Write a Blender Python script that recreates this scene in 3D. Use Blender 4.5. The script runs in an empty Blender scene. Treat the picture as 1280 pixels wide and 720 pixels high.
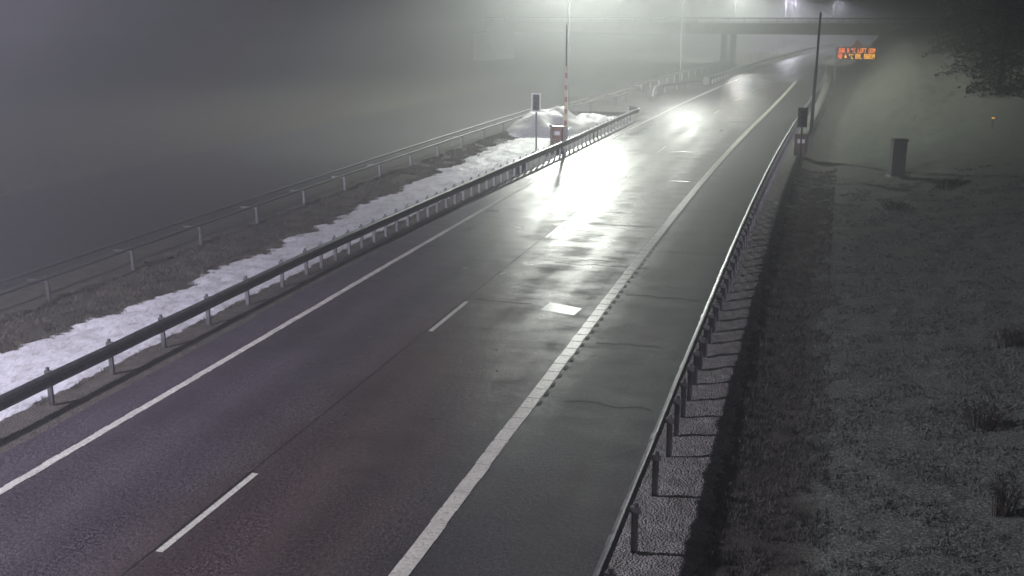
import bpy, bmesh, math, random
from mathutils import Vector, noise
R = math.radians
random.seed(7)
scene = bpy.context.scene
COL = scene.collection

# ------------------------------------------------------------------ camera
cam_d = bpy.data.cameras.new('camera'); cam = bpy.data.objects.new('camera', cam_d); COL.objects.link(cam)
cam.location = (0, 0, 8.0)
cam.rotation_euler = (R(90 - 14.3475), 0, R(15.6424))
cam_d.sensor_width = 36; cam_d.lens = 1384 / 1280 * 36
cam_d.clip_start = 0.1; cam_d.clip_end = 2000
scene.camera = cam

# ------------------------------------------------------------------ night sky
w = bpy.data.worlds.new('World'); scene.world = w; w.use_nodes = True
nt = w.node_tree; bg = nt.nodes['Background']
sky = nt.nodes.new('ShaderNodeTexSky'); sky.sky_type = 'NISHITA'; sky.sun_disc = False
sky.sun_elevation = R(2); sky.sun_rotation = R(200)
nt.links.new(sky.outputs[0], bg.inputs[0]); bg.inputs[1].default_value = 0.004

LAMP_POWER = 56000
HAZE_DENSITY = 0.0076
scene.view_settings.view_transform = 'Standard'; scene.view_settings.look = 'None'
scene.view_settings.exposure = 0.0; scene.view_settings.gamma = 1.0
scene.render.engine = 'CYCLES'
cy = scene.cycles
cy.max_bounces = 6; cy.volume_bounces = 0; cy.diffuse_bounces = 2; cy.glossy_bounces = 3
cy.use_denoising = True
cy.filter_width = 1.6
cy.sample_clamp_indirect = 2.0
cy.caustics_reflective = False; cy.caustics_refractive = False

# ------------------------------------------------------------------ helpers
def curve_off(y):                       # the road bends gently to the right
    return 0.0 if y < 30 else (y - 30) ** 2 / 2660.0
def taper(y):                           # the right edge closes in where the shoulder lane ends
    return .00062*(min(max(y, 80.0), 172.0) - 80.0)**2
def heading(y):
    return 0.0 if y < 30 else math.atan((y - 30) / 1330.0)

def tag(o, label=None, cat=None, group=None, kind=None):
    if label: o['label'] = label
    if cat: o['category'] = cat
    if group: o['group'] = group
    if kind: o['kind'] = kind
    return o

def empty(name, loc, rz=0.0):
    o = bpy.data.objects.new(name, None); COL.objects.link(o)
    o.location = loc; o.rotation_euler = (0, 0, rz); o.empty_display_size = 0.3
    return o

def copy_tree(o, parent=None):
    c = o.copy(); COL.objects.link(c); c.parent = parent
    for ch in list(o.children): copy_tree(ch, c)
    return c

class MB:
    def __init__(s): s.v = []; s.f = []
    def add(s, vs, fs):
        n = len(s.v); s.v += [tuple(q) for q in vs]; s.f += [tuple(i + n for i in f) for f in fs]
    def box(s, x0, x1, y0, y1, z0, z1, b=0.0):
        if b <= 0:
            s.add([(x0,y0,z0),(x1,y0,z0),(x1,y1,z0),(x0,y1,z0),(x0,y0,z1),(x1,y0,z1),(x1,y1,z1),(x0,y1,z1)],
                  [(3,2,1,0),(4,5,6,7),(0,1,5,4),(1,2,6,5),(2,3,7,6),(3,0,4,7)]); return
        bm = bmesh.new(); bmesh.ops.create_cube(bm, size=1)
        for v in bm.verts:
            v.co = ((x0+x1)/2 + v.co.x*(x1-x0), (y0+y1)/2 + v.co.y*(y1-y0), (z0+z1)/2 + v.co.z*(z1-z0))
        bmesh.ops.bevel(bm, geom=bm.edges[:], offset=b, segments=2, affect='EDGES')
        bm.verts.index_update()
        s.add([v.co[:] for v in bm.verts], [[v.index for v in f.verts] for f in bm.faces]); bm.free()
    def tube(s, pts, rad, n=10, caps=True):
        pts = [Vector(p) for p in pts]
        rr = rad if isinstance(rad, (list, tuple)) else [rad] * len(pts)
        vs = []; fs = []
        for i, p in enumerate(pts):
            d = (pts[min(i+1, len(pts)-1)] - pts[max(i-1, 0)]).normalized()
            a = Vector((0, 0, 1)) if abs(d.z) < .9 else Vector((1, 0, 0))
            u = d.cross(a).normalized(); w2 = d.cross(u).normalized()
            for k in range(n):
                t = 2*math.pi*k/n
                vs.append(p + u*math.cos(t)*rr[i] + w2*math.sin(t)*rr[i])
        for i in range(len(pts)-1):
            for k in range(n):
                fs.append((i*n+k, (i+1)*n+k, (i+1)*n+(k+1) % n, i*n+(k+1) % n))
        if caps:
            fs.append(tuple(range(n))); fs.append(tuple(range((len(pts)-1)*n, len(pts)*n))[::-1])
        s.add(vs, fs)
    def build(s, name, mat, parent=None, smooth=False):
        me = bpy.data.meshes.new(name); me.from_pydata(s.v, [], s.f); me.update()
        if smooth:
            me.polygons.foreach_set('use_smooth', [True]*len(me.polygons))
        me.materials.append(mat)
        o = bpy.data.objects.new(name, me); COL.objects.link(o)
        if parent: o.parent = parent
        return o

# ------------------------------------------------------------------ materials
def mat(name, base=(.5,.5,.5), rough=.5, metal=0.0, spec=.5):
    m = bpy.data.materials.new(name); m.use_nodes = True
    b = m.node_tree.nodes['Principled BSDF']
    b.inputs['Base Color'].default_value = (*base, 1); b.inputs['Roughness'].default_value = rough
    b.inputs['Metallic'].default_value = metal; b.inputs['Specular IOR Level'].default_value = spec
    return m, m.node_tree, b
def N(t, kind, **kw):
    n = t.nodes.new(kind)
    for k, v in kw.items():
        if k in n.inputs: n.inputs[k].default_value = v
        else: setattr(n, k, v)
    return n
def coords(t, scale=(1,1,1)):
    g = N(t, 'ShaderNodeNewGeometry'); mp = N(t, 'ShaderNodeMapping'); mp.inputs['Scale'].default_value = scale
    t.links.new(g.outputs['Position'], mp.inputs[0]); return mp.outputs[0]
def nz(t, co, scale, detail=3, rough=.55):
    n = N(t, 'ShaderNodeTexNoise', Scale=scale, Detail=detail, Roughness=rough); t.links.new(co, n.inputs['Vector']); return n.outputs['Fac']
def ramp(t, src, stops):
    r = N(t, 'ShaderNodeValToRGB'); t.links.new(src, r.inputs[0])
    e = r.color_ramp.elements
    while len(e) < len(stops): e.new(.5)
    for q, (p, c) in zip(e, stops): q.position = p; q.color = (*c, 1) if len(c) == 3 else c
    return r.outputs[0]
def mix(t, fac, a, b, mode='MIX'):
    m = N(t, 'ShaderNodeMix', data_type='RGBA', blend_type=mode)
    for sock, v in ((m.inputs[0], fac), (m.inputs[6], a), (m.inputs[7], b)):
        if hasattr(v, 'links'): t.links.new(v, sock)
        else: sock.default_value = v if not isinstance(v, tuple) else (*v, 1)
    return m.outputs[2]
def math_(t, op, a, b=0.0, c=0.0, clamp=False):
    m = N(t, 'ShaderNodeMath', operation=op); m.use_clamp = clamp
    for s_, v in zip(m.inputs, (a, b, c)):
        if hasattr(v, 'links'): t.links.new(v, s_)
        else: s_.default_value = v
    return m.outputs[0]
def bump(t, b, h, strength, dist):
    n = N(t, 'ShaderNodeBump', Strength=strength, Distance=dist); t.links.new(h, n.inputs['Height']); t.links.new(n.outputs[0], b.inputs['Normal'])
def g3(v): return (v, v, v)

def m_asphalt():
    m, t, b = mat('wet_asphalt', rough=.3)
    co = coords(t); st = coords(t, (1.0, .12, 1))
    fine = nz(t, co, 42, 2, .7); mid = nz(t, co, 9, 4); big = nz(t, co, .35, 4); lane = nz(t, st, 1.1, 4, .6)
    sp = math_(t, 'ADD', math_(t, 'MULTIPLY', fine, .62), math_(t, 'MULTIPLY', nz(t, co, 15, 3, .8), .38))
    c = ramp(t, sp, [(.42, (.006,.0055,.006)), (.5, (.036,.034,.035)), (.58, (.22,.21,.215))])
    c = mix(t, ramp(t, lane, [(.35, g3(0)), (.7, g3(.55))]), c, (.085,.072,.07), 'MIX')
    c = mix(t, ramp(t, big, [(.45, g3(0)), (.7, g3(.5))]), c, (.045,.04,.043), 'MIX')
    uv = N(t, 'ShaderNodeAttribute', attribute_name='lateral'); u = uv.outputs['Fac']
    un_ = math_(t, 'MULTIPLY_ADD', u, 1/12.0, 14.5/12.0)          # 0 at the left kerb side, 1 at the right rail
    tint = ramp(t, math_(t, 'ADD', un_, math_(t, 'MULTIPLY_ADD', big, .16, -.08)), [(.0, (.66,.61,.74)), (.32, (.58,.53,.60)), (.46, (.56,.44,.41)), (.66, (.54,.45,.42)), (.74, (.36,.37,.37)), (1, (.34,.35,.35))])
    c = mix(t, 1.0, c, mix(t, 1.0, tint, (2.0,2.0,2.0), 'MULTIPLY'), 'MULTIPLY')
    tr = N(t, 'ShaderNodeMath', operation='SINE'); t.links.new(math_(t, 'MULTIPLY_ADD', u, 3.49, 1.2), tr.inputs[0])
    track = math_(t, 'MULTIPLY_ADD', tr.outputs[0], .5, .5)
    c = mix(t, math_(t, 'MULTIPLY', track, math_(t, 'MULTIPLY', lane, .5)), c, (.02,.018,.019))
    t.links.new(c, b.inputs['Base Color'])
    # wet film: smoother where water lies, rougher on the right shoulder lane
    patch = nz(t, coords(t, (.55, 1, 1)), 1.3, 5, .65)
    wet = math_(t, 'ADD', math_(t, 'MULTIPLY', lane, .35), math_(t, 'MULTIPLY_ADD', mid, .1, math_(t, 'MULTIPLY', patch, .55)))
    r = ramp(t, wet, [(.36, g3(.25)), (.5, g3(.37)), (.62, g3(.52))])
    rf = N(t, 'ShaderNodeMapRange'); t.links.new(u, rf.inputs[0])
    rf.inputs[1].default_value = -6.2; rf.inputs[2].default_value = -4.6; rf.inputs[3].default_value = 0; rf.inputs[4].default_value = .12
    r = math_(t, 'ADD', r, math_(t, 'MULTIPLY_ADD', track, -.06, .03))
    k = math_(t, 'MULTIPLY', rf.outputs[0], 5.8)              # the shoulder lane is more evenly rough
    r = math_(t, 'ADD', math_(t, 'MULTIPLY', r, math_(t, 'SUBTRACT', 1.0, k)), math_(t, 'MULTIPLY', k, .37))
    t.links.new(math_(t, 'ADD', r, rf.outputs[0]), b.inputs['Roughness'])
    b.inputs['IOR'].default_value = 1.5; b.inputs['Specular IOR Level'].default_value = .34
    h = math_(t, 'ADD', math_(t, 'MULTIPLY', fine, .6), math_(t, 'MULTIPLY', mid, .8))
    bump(t, b, h, .5, .016)
    return m

def m_paint(name, col, dark):
    m, t, b = mat(name, rough=.32)
    co = coords(t); n1 = nz(t, co, 14, 5, .7); n2 = nz(t, co, 1.3, 3)
    c = ramp(t, n1, [(.28, g3(.12)), (.42, dark), (.6, col)])
    c = mix(t, ramp(t, n2, [(.45, g3(0)), (.75, g3(.35))]), c, (.3,.29,.25))
    t.links.new(c, b.inputs['Base Color']); bump(t, b, n1, .4, .01)
    return m

def m_gravel(name, a, b_, c_):
    m, t, b = mat(name, rough=.8)
    co = coords(t)
    v = N(t, 'ShaderNodeTexVoronoi', Scale=26.0); t.links.new(co, v.inputs['Vector'])
    n1 = nz(t, co, 3, 5, .65); n2 = nz(t, co, 60, 2)
    c = ramp(t, n1, [(.3, a), (.5, b_), (.68, c_)])
    c = mix(t, .8, c, ramp(t, v.outputs['Distance'], [(.1, g3(1.0)), (.75, g3(.3))]), 'MULTIPLY')
    c = mix(t, ramp(t, n2, [(.3, g3(.0)), (.7, g3(.5))]), c, b_)
    t.links.new(c, b.inputs['Base Color'])
    h = math_(t, 'ADD', math_(t, 'MULTIPLY', v.outputs['Distance'], -1.0), n1)
    bump(t, b, h, .7, .05)
    return m

def m_ground():
    m, t, b = mat('dead_grass_ground', rough=.85, spec=.2)
    co = coords(t); n1 = nz(t, co, 2.2, 6, .7); n2 = nz(t, co, 22, 4, .7); n3 = nz(t, co, .4, 3)
    dark = ramp(t, n2, [(.3, (.035,.033,.028)), (.52, (.105,.098,.08)), (.7, (.2,.185,.155))])
    dark = mix(t, ramp(t, n1, [(.42, g3(0)), (.62, g3(.6))]), dark, (.04,.036,.028))
    fr = ramp(t, n2, [(.34, (.04,.046,.036)), (.5, (.15,.178,.142)), (.64, (.38,.42,.355))])
    fr = mix(t, ramp(t, n1, [(.5, g3(0)), (.66, g3(.75))]), fr, (.085,.083,.07))
    a = N(t, 'ShaderNodeAttribute', attribute_name='frost')
    f = math_(t, 'ADD', a.outputs['Fac'], math_(t, 'MULTIPLY_ADD', n3, .5, -.25), clamp=True)
    f = math_(t, 'MULTIPLY', f, math_(t, 'GREATER_THAN', a.outputs['Fac'], .01))
    t.links.new(mix(t, f, dark, fr), b.inputs['Base Color'])
    bump(t, b, math_(t, 'ADD', n2, n1), .8, .06)
    return m

def m_snow(name='old_snow', dirt=.55):
    m, t, b = mat(name, rough=.6, spec=.3)
    co = coords(t, (1, .55, 1)); n1 = nz(t, co, 1.6, 6, .7); n2 = nz(t, co, 9, 4, .6); n3 = nz(t, coords(t), 55, 2)
    c = ramp(t, n1, [(.3, (.5,.48,.48)), (.42, (.76,.75,.77)), (.55, (.87,.87,.9))])
    c = mix(t, ramp(t, n2, [(.5, g3(0)), (.72, g3(dirt))]), c, (.3,.27,.24))
    c = mix(t, ramp(t, n3, [(.66, g3(0)), (.74, g3(.5))]), c, (.12,.1,.08))
    t.links.new(c, b.inputs['Base Color'])
    bump(t, b, math_(t, 'ADD', n1, n2), .6, .08)
    return m

def m_galv(name='galvanised_steel', c0=.33, c1=.55, rough=.38):
    m, t, b = mat(name, rough=rough, metal=.85)
    co = coords(t); n1 = nz(t, co, 7, 5, .6); n2 = nz(t, co, 1.1, 3)
    c = ramp(t, n1, [(.3, (c0, c0, c0*1.02)), (.7, (c1, c1, c1*1.03))])
    c = mix(t, ramp(t, n2, [(.45, g3(0)), (.7, g3(.4))]), c, (.16,.15,.14))
    t.links.new(c, b.inputs['Base Color'])
    t.links.new(ramp(t, n1, [(.3, g3(rough-.08)), (.7, g3(rough+.12))]), b.inputs['Roughness'])
    return m

def m_noise(name, a, b_, rough=.6, scale=6, metal=0.0):
    m, t, b = mat(name, rough=rough, metal=metal)
    co = coords(t); n1 = nz(t, co, scale, 5, .6)
    t.links.new(ramp(t, n1, [(.35, a), (.65, b_)]), b.inputs['Base Color']); bump(t, b, n1, .2, .01)
    return m

def m_stripes(name):
    m, t, b = mat(name, rough=.4)
    g = N(t, 'ShaderNodeTexCoord'); sp = N(t, 'ShaderNodeSeparateXYZ'); t.links.new(g.outputs['Object'], sp.inputs[0])
    f = math_(t, 'GREATER_THAN', math_(t, 'FRACT', math_(t, 'MULTIPLY', sp.outputs['Z'], 1.5)), .42)
    n1 = nz(t, g.outputs['Object'], 9, 4)
    c = mix(t, f, (.36,.07,.05), (.7,.62,.36)); c = mix(t, ramp(t, n1, [(.5, g3(0)), (.8, g3(.5))]), c, (.2,.17,.13))
    t.links.new(c, b.inputs['Base Color']); return m

def m_emit(name, col, st):
    m, t, b = mat(name, col, .4)
    b.inputs['Emission Color'].default_value = (*col, 1); b.inputs['Emission Strength'].default_value = st; m.cycles.emission_sampling = 'NONE'; return m

M = dict(
    asphalt=m_asphalt(), white=m_paint('white_road_paint', (.84,.82,.74), (.7,.68,.6)),
    yellowish=m_paint('aged_road_paint', (.80,.79,.67), (.66,.65,.54)),
    asphalt_dry=m_noise('rough_asphalt', (.02,.019,.019), (.045,.042,.042), .85, 3),
    gravelL=m_gravel('brown_gravel', (.06,.052,.042), (.13,.115,.095), (.24,.215,.18)),
    gravelR=m_gravel('pale_gravel', (.16,.155,.13), (.36,.35,.31), (.6,.59,.55)),
    ground=m_ground(), snow=m_snow(), mound=m_snow('dirty_snow', .45), steel=m_galv(), steel_dark=m_galv('weathered_steel', .1, .2, .45),
    dull_steel=m_galv('dull_steel', .09, .2, .6), rail_steel=m_galv('rail_steel', .16, .3, .4),
    post_steel=m_galv('post_steel', .2, .38, .5),
    tar=mat('bitumen_seal', (.012,.012,.012), .55)[0],
    water=mat('water_film', (.09,.09,.085), .24)[0],
    slab=m_noise('pale_patch', (.4,.4,.38), (.6,.6,.57), .3, 12),
    black=m_noise('black_plastic', (.012,.012,.013), (.025,.025,.026), .45),
    lens=mat('dark_lens', (.02,.018,.018), .15)[0],
    border=m_noise('white_enamel', (.78,.78,.78), (.85,.85,.84), .4, 20),
    redbox=m_noise('faded_red_enamel', (.16,.045,.035), (.25,.075,.055), .45, 5),
    darkboom=m_noise('shaded_dark_aluminium', (.02,.02,.02), (.045,.043,.04), .5), shadebox=m_noise('shaded_red_enamel', (.05,.022,.017), (.1,.04,.03), .6, 5),  # right barrier, unlit from the front: its shade is put into darker colours
    stripes=m_stripes('red_and_yellow_stripes'), greyboom=m_noise('grey_aluminium', (.08,.08,.085), (.14,.14,.14), .5),
    concrete=m_noise('bridge_concrete', (.16,.155,.145), (.3,.29,.275), .85, .8),
    bark=m_noise('bark', (.02,.015,.012), (.05,.04,.03), .9, 12), needle=m_noise('spruce_needles', (.008,.014,.008), (.025,.035,.02), .8, 3),
    dry=m_noise('dry_stems', (.02,.016,.012), (.055,.045,.032), .9, 20), blade=m_noise('dead_grass_blades', (.07,.064,.048), (.18,.162,.125), .85, 1.5),
    ditchblade=m_noise('dark_rough_grass', (.03,.03,.025), (.15,.145,.125), .9, 4),
    frostblade=m_noise('frosted_blades', (.07,.07,.06), (.2,.205,.19), .85, 2.5),
    rubble=m_noise('field_stone', (.1,.1,.1), (.3,.29,.28), .8, 8),
    cabinet=m_noise('cabinet_green_grey', (.06,.068,.065), (.10,.11,.105), .5, 4), cabside=m_noise('cabinet_grey_panel', (.07,.07,.07), (.11,.11,.11), .5, 4),
    led=m_emit('amber_led', (1.0, .24, .02), 3.2), ledy=m_emit('yellow_led', (1.0, .42, .02), 3.2), ledr=m_emit('orange_red_led', (1.0, .17, .04), 3.2),
    amber=m_emit('amber_lamp', (1.0, .5, .15), .8),
    lampglass=m_emit('lamp_glass', (.9, .95, 1.0), 14.0),
)

# ------------------------------------------------------------------ terrain
PROF = [(-300,-1),(-90,-.3),(-45,-.1),(-36,-.08),(-34,-.06),(-22.6,-.06),(-21.6,-.03),(-20.4,-.02),(-19.2,-.16),(-16.6,-.2),(-15.3,-.03),(-14.2,-.03),
        (-2.7,-.03),(-1.9,-.05),(-1.25,-.08),(-.75,-.16),(-.1,-.16),(.6,-.04),(2.6,.12),(5,.45),(8,1.1),(12,2.3),(18,4.2),(30,6),(300,16)]
def prof(u):
    for (a, za), (b, zb) in zip(PROF, PROF[1:]):
        if a <= u <= b:
            t = (u-a)/(b-a); return za + (zb-za)*t
    return 0
def fbm(x, y, s, o=4):
    return noise.fractal(Vector((x*s, y*s, 3.1)), .9, 2.1, o)
def gz(x, y, rough=True):
    u = x - curve_off(y)
    if u > -9: u += taper(y)
    z = prof(u)
    if u > 0 and y > 62:                 # the bank climbs towards the overpass
        a = min(1, (y-62)/75); b_ = min(1, u/6.0); z += 4.2*a*a*(3-2*a)*b_*b_*(3-2*b_)*(1-.4*min(1, max(0, (u-9)/20)))
    if rough:
        k = max(0.0, min(1.0, (u+2.1)/1.0)) if u > -8 else max(0.0, min(1.0, (-15.0-u)/.8))*(1 if u > -21 else .1)
        z += k*(.05*fbm(x, y, .8) + .025*fbm(x, y, 3.5, 2))
    return z
def axis(segs):
    out = []
    for a, b, st in segs:
        n = max(1, round((b-a)/st)); out += [a+(b-a)*i/n for i in range(n)]
    return out + [segs[-1][1]]
def sheet(name, us, ys, zf, m, attr=None, keep=None, smooth=True):
    verts = []; A = []
    for y in ys:
        c = curve_off(y)
        for u in us:
            uu = u(y) if callable(u) else u
            x = uu + c; verts.append((x, y, zf(x, y, uu)))
            if attr: A.append(attr[1](uu, y))
    n = len(us); faces = []
    for j in range(len(ys)-1):
        for i in range(n-1):
            q = (j*n+i, j*n+i+1, (j+1)*n+i+1, (j+1)*n+i)
            if keep is None or any(keep(verts[k]) for k in q): faces.append(q)
    me = bpy.data.meshes.new(name); me.from_pydata(verts, [], faces); me.update()
    if attr:
        at = me.attributes.new(attr[0], 'FLOAT', 'POINT'); at.data.foreach_set('value', A)
    if keep:
        bm = bmesh.new(); bm.from_mesh(me); bmesh.ops.delete(bm, geom=[v for v in bm.verts if not v.link_faces], context='VERTS'); bm.to_mesh(me); bm.free()
    if smooth: me.polygons.foreach_set('use_smooth', [True]*len(me.polygons))
    me.materials.append(m)
    o = bpy.data.objects.new(name, me); COL.objects.link(o); return o

def frost(u, y):
    if u < -2: return 0.0
    return max(0.0, min(1.0, (u + .05 + .25*fbm(u, y, .7, 2)) / .5)) * (.95 - .55*min(1, max(0, (y-62)/25)))
ux = axis([(-300,-60,20),(-60,-24,3),(-24,-14.2,.2),(-14.2,-2.8,1.2),(-2.8,9,.18),(9,30,1.2),(30,300,20)])
yy = axis([(-60,8,6),(8,60,.22),(60,130,.7),(130,260,5),(260,600,25)])
g = sheet('ground', ux, yy, lambda x, y, u: gz(x, y), M['ground'], ('frost', frost)); g['kind'] = 'structure'

ry = axis([(-40,10,5),(10,60,.5),(60,200,1.5),(200,560,8)])
def edge(u0, a, s, seed=0): return lambda y: u0 + a*fbm(y+seed, 7+seed, s, 3)
road = sheet('road', [edge(-14.15,.05,1.2)] + [(lambda y, k=-14.0+i*.6: min(k, -2.8-taper(y)-.01*(18-i))) if i > 5 else -14.0+i*.6 for i in range(1,19)] + [lambda y, e=edge(-2.72,.05,1.1,9): e(y)-taper(y)], ry, lambda x, y, u: 0.0, M['asphalt'], ('lateral', lambda u, y: u)); road['kind'] = 'structure'
opp = sheet('opposite_road', [-34, -30, -26, -22.8], ry, lambda x, y, u: -.03, M['asphalt_dry'], ('lateral', lambda u, y: -10)); opp['kind'] = 'structure'
cross = sheet('crossover_road', [lambda y: -23, lambda y: -19, lambda y: -14.05], axis([(85,115,1.5)]), lambda x, y, u: -.012 if u > -22 else -.04, M['asphalt'], ('lateral', lambda u, y: -10)); cross['kind'] = 'structure'
gl = sheet('gravel_shoulder', [edge(-15.35,.14,.9), -15.2, -15.05, -14.9, -14.75, -14.6, -14.45, -14.3, edge(-14.1,.0,1)], axis([(-10,85,.15)]),
           lambda x, y, u: .004 + .02*max(0, fbm(x, y, 2.5)) * min(1, max(0, (-14.2-u)*3)) - (.012 if u > -14.2 else 0), M['gravelL']); gl['kind'] = 'structure'
gr = sheet('gravel_shoulder', [(lambda y, k=k: (k(y) if callable(k) else k)-taper(y)) for k in (-2.78, -2.6, -2.4, -2.2, -2.0, -1.8, -1.65, -1.5, edge(-1.28,.14,1.4,5))], axis([(-10,110,.15),(110,180,1)]),
           lambda x, y, u: prof(u+taper(y)) + .04 + (.035*fbm(x, y, 2.6) + .02*fbm(x, y, 7, 2)) * min(1, max(0, (u+taper(y)+2.7)*3)) - (.015 if u+taper(y) < -2.7 else 0) - (.05 if u+taper(y) > -1.45 else 0), M['gravelR']); gr['kind'] = 'structure'

# ------------------------------------------------------------------ road markings
def strip(mb, u0, u1, y0, y1, z, step=2.0, off=lambda y: 0.0):
    n = max(1, int(math.ceil((y1-y0)/step))); vs = []; fs = []
    for i in range(n+1):
        y = y0+(y1-y0)*i/n; c = curve_off(y) - off(y); vs += [(u0+c, y, z), (u1+c, y, z)]
    for i in range(n): fs.append((2*i, 2*i+1, 2*i+3, 2*i+2))
    mb.add(vs, fs)
def ribbed(u0, u1, y0, y1, pitch, gap, name, m, off=lambda y: 0.0):
    mb = MB(); y = y0
    strip(mb, u0, u1, y0, y1, .004, 2.0, off)
    while y < y1:
        j = random.uniform(-.012, .012); a, b = y+gap/2, y+pitch-gap/2; c0, c1 = curve_off(a)-off(a), curve_off(b)-off(b)
        z0, z1 = .0045, .011
        p = [(u0+c0+j, a), (u1+c0+j, a), (u1+c1+j, b), (u0+c1+j, b)]
        mb.add([(x, q, z0) for x, q in p] + [(x, q, z1) for x, q in p], [(4,5,6,7),(0,1,5,4),(1,2,6,5),(2,3,7,6),(3,0,4,7)])
        y += pitch
    o = mb.build(name, m); o['kind'] = 'structure'; return o
ribbed(-13.12, -12.94, -10, 330, .5, .10, 'edge_line', M['white'])
ribbed(-5.62, -5.34, -10, 125, .6, .10, 'wide_edge_line', M['yellowish'], lambda y: .9*taper(y))
mb = MB()
y = 13.0 - 24
while y < 300:
    strip(mb, -9.29, -9.17, y, y+3.0, .005); y += 12.1
o = mb.build('lane_line', M['yellowish']); o['kind'] = 'structure'
mb = MB(); strip(mb, -9.36, -9.325, -10, 200, .003, 1.5)
for i in range(0, 160):            # milled rumble strip beside the wide line, holding water
    yv = 21 + i*.6; c = curve_off(yv) - .9*taper(yv)
    k = []
    for a in range(8): k.append((-5.285 + c + .048*math.cos(a*math.pi/4), yv + .15*math.sin(a*math.pi/4), .0125))
    mb.add(k, [tuple(range(8))])
o = mb.build('road_seams', M['tar']); o['kind'] = 'structure'
def crack(mb, u0, u1, y, w, wob, slope=0.0):
    n = 14; vs = []; fs = []
    for i in range(n+1):
        u = u0+(u1-u0)*i/n; yv = y + slope*(u-u0) + wob*fbm(u*2, y, 1.0, 3); c = curve_off(y); ww = w*(1.0+.8*random.random())
        vs += [(u+c, yv-ww/2, .0035), (u+c, yv+ww/2, .0035)]
    for i in range(n): fs.append((2*i, 2*i+2, 2*i+3, 2*i+1))
    mb.add(vs, fs)
mb = MB()
for a in ((-8.3,-5.7,40.3,.10,.08),(-5.0,-2.8,36.2,.09,.1),(-5.1,-3.0,30.2,.07,.25),(-5.0,-3.3,25.5,.05,.2),(-9.1,-7.4,28.6,.05,.1),(-8.0,-5.0,33.6,.04,.15),
          (-7.3,-5.8,34.3,.05,.2),(-4.9,-3.1,44,.07,.1),(-12.6,-9.6,118,.5,.2),(-4.8,-3.0,21.3,.04,.2),(-9.0,-6.0,98,.35,.1)):
    crack(mb, *a)
o = mb.build('road_cracks', M['tar']); o['kind'] = 'structure'
mb = MB()
for a in ((-7.6,-6.0,51.6,.12,.05),(-8.9,-7.2,62.5,.14,.05),(-7.3,-5.9,80,.15,.05)):
    crack(mb, *a)
o = mb.build('water_film', M['water']); o['kind'] = 'structure'
mb = MB()
mb.add([(-7.05,28.02,.004),(-6.06,27.75,.004),(-6.0,28.45,.004),(-6.98,28.85,.004)], [(0,1,2,3)])
o = mb.build('road_patch', M['slab']); o['kind'] = 'structure'

# ------------------------------------------------------------------ snow along the left rail
def snow_h(u, y):
    wob = .55*fbm(y*.9, 2.0, .45, 4) + .28*fbm(y, 5.0, 2.2, 3) + .12*fbm(y, u*2, 5.5, 2)
    top = -18.4 - min(.5, max(0, (y-34)*.03)) + wob - .25*math.sin(y*.11) - (.0 if y < 60 else 0)
    bot = -15.22 + .10*fbm(y, 9, .9, 3) + .05*fbm(y, 4, 5, 2)
    if 58 < y: bot += min(.5, (y-58)*.04)
    e = min((u-top)/.7, (bot-u)/.35)
    if y > 79: e = min(e, (83-y)/3)
    h = .13*max(-.6, min(1.0, e)) + .05*fbm(u, y, 1.5, 4) + .028*fbm(u*2, y, 5, 2)
    return h - .005
def zs(x, y, u): return gz(x, y) + snow_h(u, y)
sy = axis([(6,60,.16),(60,84,.3)])
s = sheet('snow', axis([(-20.2,-14.8,.085)]), sy, zs, M['snow'], keep=lambda v: v[2] > gz(v[0], v[1]) - .03)
s['kind'] = 'stuff'
def pile(name, cx, cy, rx, ry_, h, m, label, seed=0):
    vs = []; fs = []; n = 44; k = 22
    for j in range(k+1):
        r = j/k*1.15
        for i in range(n):
            a = 2*math.pi*i/n; x = r*math.cos(a)*rx; y_ = r*math.sin(a)*ry_
            f = max(0, 1-r*r)**1.1 if r < 1 else 0
            z = h*f*(1+.35*noise.noise(Vector((x*.9+seed, y_*.9, 0)))) + .09*fbm(x+seed, y_, 2.2)*(1 if r < 1 else 0) - .12*max(0, r-.85)*4
            vs.append((x, y_, z + gz(cx+x, cy+y_, False)))
    for j in range(k):
        for i in range(n): fs.append((j*n+i, j*n+(i+1) % n, (j+1)*n+(i+1) % n, (j+1)*n+i))
    b = MB(); b.add(vs, fs); o = b.build(name, m, smooth=True); o.location = (cx, cy, 0)
    tag(o, label, 'snow pile'); return o
pile('snow_pile', -17.3, 71.5, 3.0, 4.6, 1.5, M['mound'], 'tall dirty heap of ploughed snow behind the striped barrier arm')
pile('snow_pile', -15.9, 76.8, 1.5, 4.2, .75, M['mound'], 'low ridge of snow between the tall heap and the curled rail end', 4)

# ------------------------------------------------------------------ guardrails
W_PROF = [(0,.155),(.03,.15),(.08,.115),(.082,.075),(.03,.03),(.0,.012),(.0,-.012),(.03,-.03),(.082,-.075),(.08,-.115),(.03,-.15),(0,-.155)]
def w_beam(mb, path, side, th=.005, scale=1.0, zs=1.0):
    """corrugated beam along path (points at beam mid height); side=+1 bulges to the right of travel"""
    pts = [Vector(p) for p in path]; prof2 = [(a*scale, z*zs) for a, z in W_PROF] + [(a*scale-th*2, z*.985*zs) for a, z in reversed(W_PROF)]
    n = len(prof2); vs = []; fs = []
    for i, p in enumerate(pts):
        d = (pts[min(i+1, len(pts)-1)] - pts[max(i-1, 0)]); d.z = 0; d.normalize()
        r = Vector((d.y, -d.x, 0))*side
        for a, z in prof2: vs.append(p + r*a + Vector((0, 0, z)))
    for i in range(len(pts)-1):
        for k in range(n): fs.append((i*n+k, i*n+(k+1) % n, (i+1)*n+(k+1) % n, (i+1)*n+k))
    fs.append(tuple(range(n))); fs.append(tuple(range((len(pts)-1)*n, len(pts)*n)))
    mb.add(vs, fs)
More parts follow.
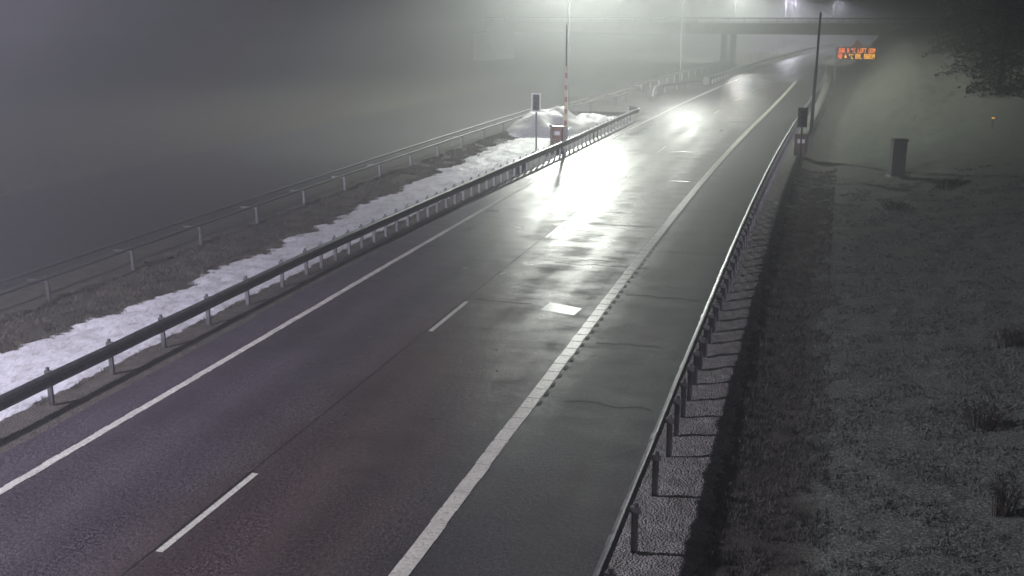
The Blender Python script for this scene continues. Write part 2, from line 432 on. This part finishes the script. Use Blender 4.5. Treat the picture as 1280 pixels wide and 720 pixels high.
def post_mesh(h=.78, w_=.10, d=.06, knob=True):
    mb = MB()   # C-section steel post standing at the origin, open side away from the road
    mb.box(-w_/2, w_/2, -d/2, -d/2+.007, -.3, h-.05)
    mb.box(-w_/2, -w_/2+.007, -d/2+.007, d/2, -.3, h-.05)
    mb.box(w_/2-.007, w_/2, -d/2+.007, d/2, -.3, h-.05)
    mb.box(-w_/2-.03, w_/2+.02, -.03, .03, h-.12, h-.02)
    if knob: mb.box(-.045, .015, -.03, .03, h-.02, h+.05, .008)
    me = bpy.data.meshes.new('post'); me.from_pydata(mb.v, [], mb.f); me.materials.append(M['post_steel']); return me
def guardrail(label, path_fn, ys, post_ys, side, beam_z=.6, post_off=-.07, group='steel guardrails along the motorway', mat_='steel', post_h=.78, end_pts=None, zs=1.0):
    x0, y0 = path_fn(ys[0]), ys[0]
    root = empty('guardrail', (x0, y0, 0)); tag(root, label, 'guardrail', group)
    mb = MB(); pts = [(path_fn(y)-x0 + random.uniform(-.006,.006), y-y0, beam_z + random.uniform(-.005,.005)) for y in ys]
    for y in ys[::4]:                      # lapped joints every four metres
        w_beam(mb, [(path_fn(y+k)-x0+.006*side, y+k-y0, beam_z) for k in (-.17, .17)], side, .004, 1.06, zs)
    if end_pts: pts += [(a-x0, b-y0, c) for a, b, c in end_pts]
    w_beam(mb, pts, side, zs=zs); mb.build('beam', M[mat_], root)
    me = post_mesh(post_h)
    for y in post_ys:
        o = bpy.data.objects.new('post', me); COL.objects.link(o); o.parent = root
        x = path_fn(y) + post_off*side
        o.location = (x-x0, y-y0, 0.0); o.rotation_euler = (0, random.uniform(-.012, .012), (0 if side > 0 else math.pi) + random.uniform(-.03, .03))
    return root
def left_u(y):
    if y < 30: return -14.85
    if y < 60: return -14.85 + (y-30)/30*.85
    return -14.0
def left_x(y): return left_u(y) + curve_off(y)
guardrail('long near guardrail beside the snow strip, its far end curled away from the road', left_x,
          axis([(2,79,1.0)]), [3.8+2.05*i for i in range(13)] + [30.0+i*1.0 for i in range(49)], +1, mat_='rail_steel',
          end_pts=[(-12.95,80.0,.6),(-13.05,80.8,.6),(-13.35,81.5,.59),(-13.7,82.0,.57),(-14.1,82.3,.55)])
def right_x(y): return -2.45 + curve_off(y) - taper(y)
guardrail('right-hand guardrail with bright top edge between the shoulder lane and the pale gravel', right_x,
          axis([(2,150,1.0)]), [6.9+2.05*i for i in range(6)] + [18.9+1.03*i for i in range(72)] + [95+2*i for i in range(20)], -1, post_off=-.13, beam_z=.65, zs=.66)

def far_x(y): return -20.35 + (0 if y < 58 else min(1, (y-58)/15)*.0) + curve_off(y)
def double_rail(label, x_fn, y0, y1, post_ys, gap=.75):
    X0 = x_fn(y0); root = empty('double_guardrail', (X0, y0, 0)); tag(root, label, 'guardrail', 'double guardrail of the far carriageway')
    for sx, nm in ((0, +1), (-gap, -1)):
        mb = MB(); mb.tube([(x_fn(y)-X0+sx, y-y0, .70+(.05 if sx else 0)) for y in axis([(y0, y1, 2)])], .05, 8); mb.build('pipe', M['dull_steel'], root, True)
    me = post_mesh(.74, knob=False)
    mb = MB(); mb.box(-gap+.05, -.02, -.02, .02, -.05, .02)
    bme = bpy.data.meshes.new('spacer'); bme.from_pydata(mb.v, [], mb.f); bme.materials.append(M['post_steel'])
    for y in post_ys:
        o = bpy.data.objects.new('post', me); COL.objects.link(o); o.parent = root; o.location = (x_fn(y)-X0-.07, y-y0, 0)
        q = bpy.data.objects.new('spacer', bme); COL.objects.link(q); q.parent = o; q.location = (0.03, 0, .6)
    return root
double_rail('dim double guardrail along the brown grass, nearest stretch at the left edge', far_x, 6, 78, [9.3+3.97*i for i in range(18)])
double_rail('short piece of double guardrail past the snow heap with bright flattened end', lambda y: -18.9+curve_off(y)+(y-81)*.02, 81, 87.5, [82, 86])
double_rail('faint double guardrail piece beside the crossover opening', lambda y: -17.9+curve_off(y)+(y-90)*-.02, 90, 101, [91, 95, 99])
# far rail beyond the crossover, with its curled end
def far2(y): return -14.6 + curve_off(y)
gfar = guardrail('distant guardrail running beside the left lane towards the bridge', far2, axis([(116,235,2)]), [116+2*i for i in range(60)], +1)
mb = MB(); mb.box(-.3, .3, -.35, .35, .1, .85, .04); mb.build('end_terminal', M['steel_dark'], gfar)
root = empty('curved_guardrail', (-14.3, 95.2, 0)); tag(root, 'curved white-lit guardrail looping round the far corner of the crossover', 'guardrail')
cp = [(0,0,.3),(-.25,2.5,.45),(-.6,5.5,.6),(-.8,8.5,.62),(-.4,11.5,.62),(.4,14,.62),(1.2,16.5,.62),(2.0,19,.6)]
mb = MB(); w_beam(mb, cp, +1); mb.build('beam', M['steel'], root)
pm = post_mesh(.74)
for k in (1,2,3,4,5,6):
    o = bpy.data.objects.new('post', pm); COL.objects.link(o); o.parent = root; o.location = (cp[k][0]-.07, cp[k][1], 0)
double_rail('faint double guardrail beyond the crossover under the bridge', lambda y: -19.0+curve_off(y), 106, 200, [106+4*i for i in range(24)])

# ------------------------------------------------------------------ street lamps
def lamp(x, y, h, power, col, label, arm=1.6, cone=176, blend=.1, low=.17, prof_=None, flood=0.0, wt=1.0):
    root = empty('street_lamp', (x-arm, y, gz(x-arm, y, False))); tag(root, label, 'street lamp', 'street lamps beside the far carriageway')
    root.rotation_euler.z = -heading(y)
    z0 = root.location.z; hh = h - z0
    mb = MB(); mb.tube([(0,0,-.2),(0,0,.9),(0,0,.95),(0,0,hh-.6)], [.07,.07,.055,.035], 12); mb.build('pole', M['steel_dark'], root, True)
    mb = MB(); mb.tube([(0,0,hh-.62),(.05,0,hh-.25),(.3,0,hh-.02),(arm*.5,0,hh+.1),(arm-.3,0,hh+.14)], .035, 8); mb.build('arm', M['steel_dark'], root, True)
    hd = MB(); hd.box(arm-.42, arm+.42, -.17, .17, hh+.08, hh+.22, .04); ho = hd.build('lamp_head', M['steel_dark'], root)
    gl_ = MB(); gl_.box(arm-.3, arm+.3, -.12, .12, hh+.055, hh+.078); go = gl_.build('lamp_glass', M['lampglass'], ho)
    ld = bpy.data.lights.new('lamp_light', 'SPOT'); ld.energy = power*wt; ld.color = col; ld.spot_size = R(cone); ld.spot_blend = blend; ld.shadow_soft_size = .4
    # street-light optics: most of the light leaves at 55-72 degrees from straight down, little near the horizontal
    ld.use_nodes = True; t = ld.node_tree; em = t.nodes['Emission']; g = t.nodes.new('ShaderNodeNewGeometry'); sp = t.nodes.new('ShaderNodeSeparateXYZ')
    t.links.new(g.outputs['Incoming'], sp.inputs[0]); ab = N(t, 'ShaderNodeMath', operation='ABSOLUTE'); t.links.new(sp.outputs['Z'], ab.inputs[0])
    f = ramp(t, ab.outputs[0], prof_ or [(.0, g3(0.0)), (.10, g3(low)), (.22, g3(low*1.5)), (.36, g3(1.0)), (.55, g3(.55)), (1.0, g3(.16))]); 
    if flood:                              # added long-throw lobe along the road, shaped to brighten the far snow
        fy = ramp(t, math_(t, 'ABSOLUTE', sp.outputs['Y']), [(.80, g3(0)), (.90, g3(.5)), (.97, g3(1.0))])
        fz = ramp(t, ab.outputs[0], [(.06, g3(.1)), (.13, g3(.6)), (.19, g3(1)), (.27, g3(.8)), (.4, g3(.12)), (.55, g3(0))])
        f = math_(t, 'MULTIPLY_ADD', math_(t, 'MULTIPLY', fy, fz), flood, f)
    t.links.new(math_(t, 'DIVIDE', f, wt), em.inputs['Strength'])
    lo = bpy.data.objects.new('lamp_light', ld); COL.objects.link(lo); lo.parent = root; lo.location = (arm, 0, hh-.18)
    return root
W0, W1, W2 = .12, 8, 3
GREENISH = (.95, 1.0, .91); COOL = (.86, .82, 1.0)
lamp(-21.5, 10.5, 13.0, LAMP_POWER*3.0, COOL, 'near street lamp outside the left edge that lights the snow strip', 1.6, 176, .1, .3,
     [(.0, g3(.04)), (.08, g3(.10)), (.17, g3(.22)), (.28, g3(.25)), (.45, g3(.15)), (1.0, g3(.06))], .6, W0)
lamp(-20.0, 91.5, 14.2, LAMP_POWER*1.75, GREENISH, 'first street lamp seen ahead, behind the snow heap', .7, wt=W1)
lamp(-13.6, 114, 12.6, LAMP_POWER*.4, GREENISH, 'second street lamp, thin pole left of the bridge pier', .7, wt=W2)
lamp(-13.4, 182, 11.2, LAMP_POWER*1.1, GREENISH, 'third street lamp, thin pole right of the bridge pier', 1.2, wt=2.5)
lamp(-7.4, 228, 9.6, LAMP_POWER*.8, COOL, 'fourth street lamp, far off above the bridge railing', 1.2, wt=2.5)
lamp(1.6, 276, 9.3, LAMP_POWER*.4, COOL, 'farthest street lamp, bluish point above the message sign', 1.2)

# ------------------------------------------------------------------ bridge
def bridge():
    root = empty('road_bridge', (-13.5, 165, 0)); tag(root, 'flat concrete overpass with railing crossing the road in the fog', 'bridge')
    d = Vector((math.cos(R(-15.9+3)), math.sin(R(-15.9+3)), 0))
    root.rotation_euler.z = R(-4.5)
    mb = MB(); mb.box(-36, 60, -4.2, 4.2, 4.05, 4.9); mb.box(-36, 60, -5.2, -4.203, 4.5, 5.5); mb.box(-36, 60, 4.203, 5.2, 4.5, 5.5); mb.build('deck', M['concrete'], root)
    mb = MB()
    for yv in (-5.0, 5.0):
        mb.tube([(-36,yv,6.15),(60,yv,6.15)], .06, 6); mb.tube([(-36,yv,5.8),(60,yv,5.8)], .035, 6); mb.tube([(-36,yv,5.62),(60,yv,5.62)], .035, 6)
    r = mb.build('railing', M['steel_dark'], root)
    bm_ = MB(); bm_.box(-.04, .04, -.03, .03, 5.5, 6.12)
    me = bpy.data.meshes.new('railing_post'); me.from_pydata(bm_.v, [], bm_.f); me.materials.append(M['steel_dark'])
    for i in range(43):
        o = bpy.data.objects.new('railing_post', me); COL.objects.link(o); o.parent = r; o.location = (-35+i*2.2, -5.0, 0)
    for x in (-1.1, .25):
        mb = MB(); mb.tube([(x,0,-.3),(x,0,4.05)], .42, 16); mb.build('pier', M['concrete'], root, True)
    mb = MB(); mb.box(-38, -35, -5, 5, -1, 4.04, .05); mb.build('abutment', M['concrete'], root)
    mb = MB(); mb.box(38, 41, -5, 5, -1, 4.04, .05); mb.build('abutment', M['concrete'], root)
bridge()

# ------------------------------------------------------------------ barriers and signals
def barrier(x, y, label, lean=0.0, rz=0.0, arm='stripes', box='redbox', tip=6.95, tr=.045, wd=0.0):
    root = empty('road_barrier', (x, y, gz(x, y, False)), rz); tag(root, label, 'road barrier', 'raised road barriers')
    mb = MB(); mb.box(-.52, .14, -.22, .22, .12, 1.22, .03); mb.box(-.56, .18, -.26, .26, 1.22, 1.28, .015); hs = mb.build('housing', M[box], root)
    mb = MB(); mb.box(-.5, .12, -.2, .2, -.2, .12); mb.build('plinth', M['concrete'], root)
    mb = MB(); mb.box(-.36, .02, -.232, -.221, .78, 1.0); mb.build('label_plate', M['border'], hs)
    mb = MB(); mb.box(-.45, .07, -.2285, -.2215, .2, .7); mb.build('door', M[box], hs)
    bx = .3
    mb = MB(); mb.box(bx-.14, bx+.12, -.08, .08, .35, 1.25, .02); mb.box(.14, bx-.1, -.06, .06, .95, 1.1); mb.build('pivot_arm', M['steel_dark'], root)
    mb = MB(); mb.add([(bx-.08,-.05,1.2),(bx+.08,-.05,1.2),(bx+.08,.05,1.2),(bx-.08,.05,1.2),(bx+lean-.06-wd,-.04,4.7),(bx+lean+.06+wd,-.04,4.7),(bx+lean+.06+wd,.04,4.7),(bx+lean-.06-wd,.04,4.7)],
           [(3,2,1,0),(4,5,6,7),(0,1,5,4),(1,2,6,5),(2,3,7,6),(3,0,4,7)])
    boom = mb.build('boom', M[arm], root)
    mb = MB(); mb.tube([(bx+lean,0,4.7),(bx+lean*1.7,0,tip)], [tr,tr*.8], 8); mb.build('boom_tip', M['greyboom' if arm == 'stripes' else arm], boom)
    mb = MB(); mb.box(bx+.085, bx+.12, -.02, .02, 1.3, 4.5); mb.build('edge_strip', M['border' if arm == 'stripes' else 'greyboom'], boom)
    return root
barrier(-14.55, 62.3, 'raised red and yellow striped barrier arm beside the snow on the left of the road')
barrier(-.95, 62.5, 'raised dark barrier arm beside the right-hand guardrail, in front of the bright road', lean=.06, arm='darkboom', box='shadebox', tip=7.7, tr=.065, wd=.02)

def signal(x, y, z0, label, border, scale=1.0):
    root = empty('traffic_signal', (x, y, gz(x, y, False)), R(2)); tag(root, label, 'traffic signal', 'traffic signals at the barriers')
    base = root.location.z; zz = z0 - base
    mb = MB(); mb.tube([(0,.1,-.3),(0,.1,zz+.5)], .05, 12); mb.build('pole', M['post_steel' if border else 'black'], root, True)
    mb = MB(); mb.box(-.24, .24, -.02, .02, zz, zz+.98, .008); pl = mb.build('backplate', M['black'], root)
    if border:
        mb = MB(); y0, y1 = -.028, -.0205
        mb.box(-.26,.26,y0,y1,zz-.02,zz+.04); mb.box(-.26,.26,y0,y1,zz+.94,zz+1.0); mb.box(-.26,-.2,y0,y1,zz+.0405,zz+.9395); mb.box(.2,.26,y0,y1,zz+.0405,zz+.9395)
        mb.build('border', M['border'], pl)
    mb = MB(); mb.box(-.15, .15, -.14, -.021, zz+.08, zz+.9, .02); hd = mb.build('housing', M['black'], root)
    for k in range(3):
        c = zz+.22+k*.27; mb = MB(); mb.tube([(0,-.139,c),(0,-.15,c)], .1, 20); mb.build('lens', M['lens'], hd, False)
        mb = MB(); vs = []; fs = []
        for i in range(13):
            a = math.pi*i/12; vs += [(.115*math.cos(a), -.14, c+.115*math.sin(a)), (.115*math.cos(a), -.28, c+.1*math.sin(a)-.01)]
        for i in range(12): fs.append((2*i, 2*i+1, 2*i+3, 2*i+2))
        mb.add(vs, fs); mb.build('visor', M['black'], hd)
    return root
signal(-15.62, 60.8, 2.2, 'white-bordered traffic signal on a slim pole standing in the snow', True)
signal(-1.05, 58.2, 2.0, 'black unlit traffic signal beside the right-hand barrier arm', False)

root = empty('post_with_bracket', (-14.95, 61.6, -.05)); tag(root, 'short grey post with small cap just left of the red barrier box', 'post')
mb = MB(); mb.tube([(0,0,-.2),(0,0,1.3)], .045, 10); mb.build('post', M['post_steel'], root, True)
mb = MB(); mb.box(-.08,.08,-.06,.06,1.3,1.44,.015); mb.build('cap', M['steel_dark'], root)
mb = MB(); mb.box(.045,.36,-.025,.025,.55,.63); mb.build('bracket', M['steel_dark'], root)

cx, cy_ = 3.45, 54.5
root = empty('utility_cabinet', (cx, cy_, gz(cx, cy_, False)-.05), R(12)); tag(root, 'dark upright utility cabinet on the grass slope right of the road', 'cabinet')
mb = MB(); mb.box(-.25,.3,-.25,.25,.1,1.72,.015); b0 = mb.build('body', M['cabinet'], root)
mb = MB(); mb.box(-.3,.35,-.3,.3,1.72,1.8,.02); mb.build('roof', M['cabinet'], root)
mb = MB(); mb.box(-.32,-.253,-.24,.24,.1,1.7,.008); mb.build('side_panel', M['cabside'], root)
mb = MB(); mb.box(-.22,.27,-.262,-.2515,.16,1.66); dr = mb.build('door', M['cabinet'], root)
mb = MB(); mb.box(.19,.22,-.29,-.2625,.85,1.02); mb.build('handle', M['steel_dark'], dr)
mb = MB(); mb.box(-.4,.45,-.4,.4,-.3,.1,.02); mb.build('plinth', M['concrete'], root)

# ------------------------------------------------------------------ variable message sign
FONT = {'A':"01110 10001 10001 11111 10001 10001 10001",'B':"11110 10001 10001 11110 10001 10001 11110",'C':"01111 10000 10000 10000 10000 10000 01111",
 'F':"11111 10000 10000 11110 10000 10000 10000",'H':"10001 10001 10001 11111 10001 10001 10001",'L':"10000 10000 10000 10000 10000 10000 11111",
 'M':"10001 11011 10101 10101 10001 10001 10001",'N':"10001 11001 10101 10101 10011 10001 10001",'S':"01111 10000 10000 01110 00001 00001 11110",
 'T':"11111 00100 00100 00100 00100 00100 00100",'U':"10001 10001 10001 10001 10001 10001 01110",'0':"01110 10001 10001 10001 10001 10001 01110",
 'V':"10001 10001 10001 10001 01010 01010 00100",'*':"11100 10100 11100 00000 00000 00000 00000",'^':"00100 00100 01110 01110 11111 11111 00000",' ':"00000 00000 00000 00000 00000 00000 00000",'-':"00000 00000 00000 11111 00000 00000 00000"}
def vms():
    root = empty('message_sign', (3.0, 131.0, 0.55), R(-3)); tag(root, 'electronic message sign with two rows of amber text on two posts', 'road sign')
    z0 = 1.55
    mb = MB(); mb.box(-2.1, 2.1, 0, .35, z0, z0+1.35, .03); hs = mb.build('housing', M['black'], root)
    mb = MB(); mb.box(-2.28, -2.16, .05, .3, -1.2, z0+1.35); mb.build('leg', M['steel_dark'], root)
    mb = MB(); mb.box(2.16, 2.28, .05, .3, -1.2, z0+1.35); mb.build('leg', M['steel_dark'], root)
    mb = MB(); mb.add([(-.65,.05,z0+1.36),(.65,.05,z0+1.36),(0,.05,z0+2.2),(-.65,.1,z0+1.36),(.65,.1,z0+1.36),(0,.1,z0+2.2)], [(0,1,2),(5,4,3),(0,3,4,1),(1,4,5,2),(2,5,3,0)]); mb.build('triangle_sign', M['redbox'], root)
    for r, txt in enumerate(("SHB N *C LUFT 00M", "HB ^ *C BML BBBOM".replace('O', '0'))):
        n = len(txt); p = 3.9/(n*6); zt = z0+1.24-r*.62
        mb = MB(); key0 = None
        for i, ch in enumerate(txt + ' '):
            key = ('ledr' if i < 8 else 'led') if r == 0 else ('ledr' if i < 4 else 'ledy')
            if ch == '^': key = 'ledy'
            if ch == ' ':                      # every lit word is a part of its own
                if mb.v: mb.build('led_text', M[key0], hs)
                mb = MB(); continue
            key0 = key
            for j, row in enumerate(FONT[ch].split()):
                for k, c in enumerate(row):
                    if c == '1':
                        x = -1.95+(i*6+k)*p; z = zt-(j+1)*.073
                        mb.add([(x,-.006,z),(x+p*1.0,-.006,z),(x+p*1.0,-.006,z+.073),(x,-.006,z+.073)], [(0,1,2,3)])
vms()

# ------------------------------------------------------------------ vegetation
def grass(name, n, ur, yr, hr, m, dens, wd=.012):
    vs = []; fs = []; i = 0
    while i < n:
        y = yr[0] + (yr[1]-yr[0])*random.random()**1.7; u = random.uniform(*ur)
        if not dens(u, y): i += 0; 
        if dens(u, y) is False: continue
        x = u + curve_off(y); z = gz(x, y)
        for q in range(3):
            a = random.uniform(0, 6.28); L = random.uniform(*hr); t = random.uniform(.2, .9); b = random.uniform(0, 6.28)
            dx, dy = math.cos(b)*L*t, math.sin(b)*L*t; ox, oy = random.uniform(-.04,.04), random.uniform(-.04,.04)
            w2 = wd*(1+y/60)
            k = len(vs); vs += [(x+ox-math.cos(a)*w2, y+oy-math.sin(a)*w2, z-.01), (x+ox+math.cos(a)*w2, y+oy+math.sin(a)*w2, z-.01), (x+ox+dx, y+oy+dy, z+L*(1-.4*t))]
            fs.append((k, k+1, k+2))
        i += 1
    mb = MB(); mb.v = vs; mb.f = fs; o = mb.build(name, m); o['kind'] = 'stuff'; return o
grass('grass', 26000, (-20.6,-15.1), (8,85), (.05,.15), M['blade'], lambda u, y: fbm(u, y, .9, 3) > -.25 and (snow_h(u, y) < .02))
grass('ditch_grass', 14000, (-1.35,.5), (10,58), (.04,.15), M['ditchblade'], lambda u, y: fbm(u, y, 1.2, 3) > -.2, .007)
grass('verge_grass', 22000, (.1,9), (10,56), (.03,.1), M['frostblade'], lambda u, y: fbm(u+9, y, .9, 3) > -.1 + max(0, (y-46)/14) + max(0, (2-u)*.05))

def weed(x, y, h, r, label, n=38):
    vs = MB()
    for i in range(n):
        a = random.uniform(0, 6.28); rr = r*random.random()**.7; bx_, by_ = math.cos(a)*rr*.5, math.sin(a)*rr*.3
        H = h*random.uniform(.45, 1); lx, ly = math.cos(a)*rr*.6+random.uniform(-.1,.1), math.sin(a)*rr*.5
        vs.tube([(bx_,by_,-.05),(bx_+lx*.35,by_+ly*.35,H*.55),(bx_+lx,by_+ly,H)], [.009,.006,.003], 4, False)
        for k in range(3):
            f = random.uniform(.4,.95); p = Vector((bx_+lx*f, by_+ly*f, H*f)); q = p+Vector((random.uniform(-.15,.15), random.uniform(-.1,.1), random.uniform(.03,.15)))
            vs.tube([p, q], [.006,.004], 3, False)
    o = vs.build('dry_weed', M['dry']); o.location = (x, y, gz(x, y)); tag(o, label, 'weed', 'dry weeds on the verge'); return o
weed(3.28, 21.4, .6, .55, 'wide clump of dry dark stems halfway up the right edge of the verge', 46)
weed(3.1, 17.5, .75, .38, 'tall narrow clump of dry stems near the lower right corner', 34)
weed(4.5, 26.6, .5, .6, 'low dark clump of dry stems farther up the verge at the right edge', 44)
weed(3.6, 15.9, .45, .3, 'small tuft of dry stems cut by the bottom right edge', 20)
weed(2.9, 45.5, .45, .7, 'squat dark bush on the slope in front of the utility cabinet', 44)
weed(5.2, 50, .5, .9, 'broad dark bush on the slope right of the utility cabinet', 54)

def spruce(x, y, h, seed, label):
    rnd = random.Random(seed); root = empty('spruce_tree', (x, y, gz(x, y, False)-.1)); tag(root, label, 'tree', 'dark spruces on the right bank')
    mb = MB(); mb.tube([(0,0,-.3),(0,0,h*.5),(0,0,h*.96)], [.17,.1,.02], 8); mb.build('trunk', M['bark'], root, True)
    vs = []; fs = []; nb = int(h*7)
    lim = [rnd.uniform(.72, 1.12) for _ in range(nb)]          # each bough reaches out a different length
    for i in range(int(h*950)):
        b = int(nb*rnd.random()**1.35); t = (b+.5)/nb; L = (h*.22)*(1-t)**.8*lim[b]+.1
        a = b*2.399+rnd.gauss(0, .55); f = rnd.random()**.6
        x_, y_ = math.cos(a)*L*f, math.sin(a)*L*f; z = h*(.05+.94*t) - .32*L*f + rnd.gauss(0, .13)
        q = len(vs); sz = rnd.uniform(.07, .2)
        for _ in range(3): vs.append((x_+rnd.gauss(0, sz*.6), y_+rnd.gauss(0, sz*.6), z-abs(rnd.gauss(0, sz*.7))))
        fs.append((q, q+1, q+2))
    mb = MB(); mb.v = vs; mb.f = fs; mb.build('crown', M['needle'], root)
for i, (x, y, h, lb) in enumerate([(14.5,66,13,'spruce nearest the right edge of the view, in the dark'),(13.6,74,13,'tall spruce just left of and behind the one at the right edge'),
        (11.0,80,12,'spruce with its skirt low on the bank above the amber lantern'),(11.4,92,14,'large spruce in the middle of the dark stand'),
        (10.8,106,12,'spruce at the left end of the dark stand, nearest the message sign'),(17,66,16,'tallest spruce at the top right corner'),(16,88,15,'spruce filling the gap behind the middle of the stand'),
        (15,104,15,'spruce at the back of the stand, behind its left end'),(14.5,122,14,'farthest spruce, dim in the fog beyond the sign'),(15.5,76,15,'second-row spruce between the two at the right'),(19,98,15,'spruce farthest up the bank')]):
    spruce(x, y, h, 20+i, lb)
root = empty('garden_lantern', (9.0, 66.5, gz(9.0, 66.5, False))); tag(root, 'tiny dim amber lantern on a thin stake below the dark spruces', 'lantern')
mb = MB(); mb.tube([(0,0,-.2),(0,0,.6)], .02, 6); mb.build('stake', M['black'], root)
mb = MB(); mb.box(-.07,.07,-.05,.05,.6,.7,.01); mb.build('lamp_glass', M['amber'], root)
mb = MB(); mb.box(-.09,.09,-.07,.07,.702,.73); mb.build('cap', M['black'], root)

# ------------------------------------------------------------------ fog
mb = MB(); mb.box(-260, 260, -55, 560, -32, 40)
hz = mb.build('haze', bpy.data.materials.new('fog')); hm = hz.data.materials[0]; hm.use_nodes = True
t = hm.node_tree; t.nodes.clear(); out = t.nodes.new('ShaderNodeOutputMaterial'); pv = t.nodes.new('ShaderNodeVolumePrincipled')
pv.inputs['Color'].default_value = (.93,.95,.96,1); pv.inputs['Density'].default_value = HAZE_DENSITY; pv.inputs['Anisotropy'].default_value = .76
t.links.new(pv.outputs[0], out.inputs['Volume']); hz['kind'] = 'stuff'
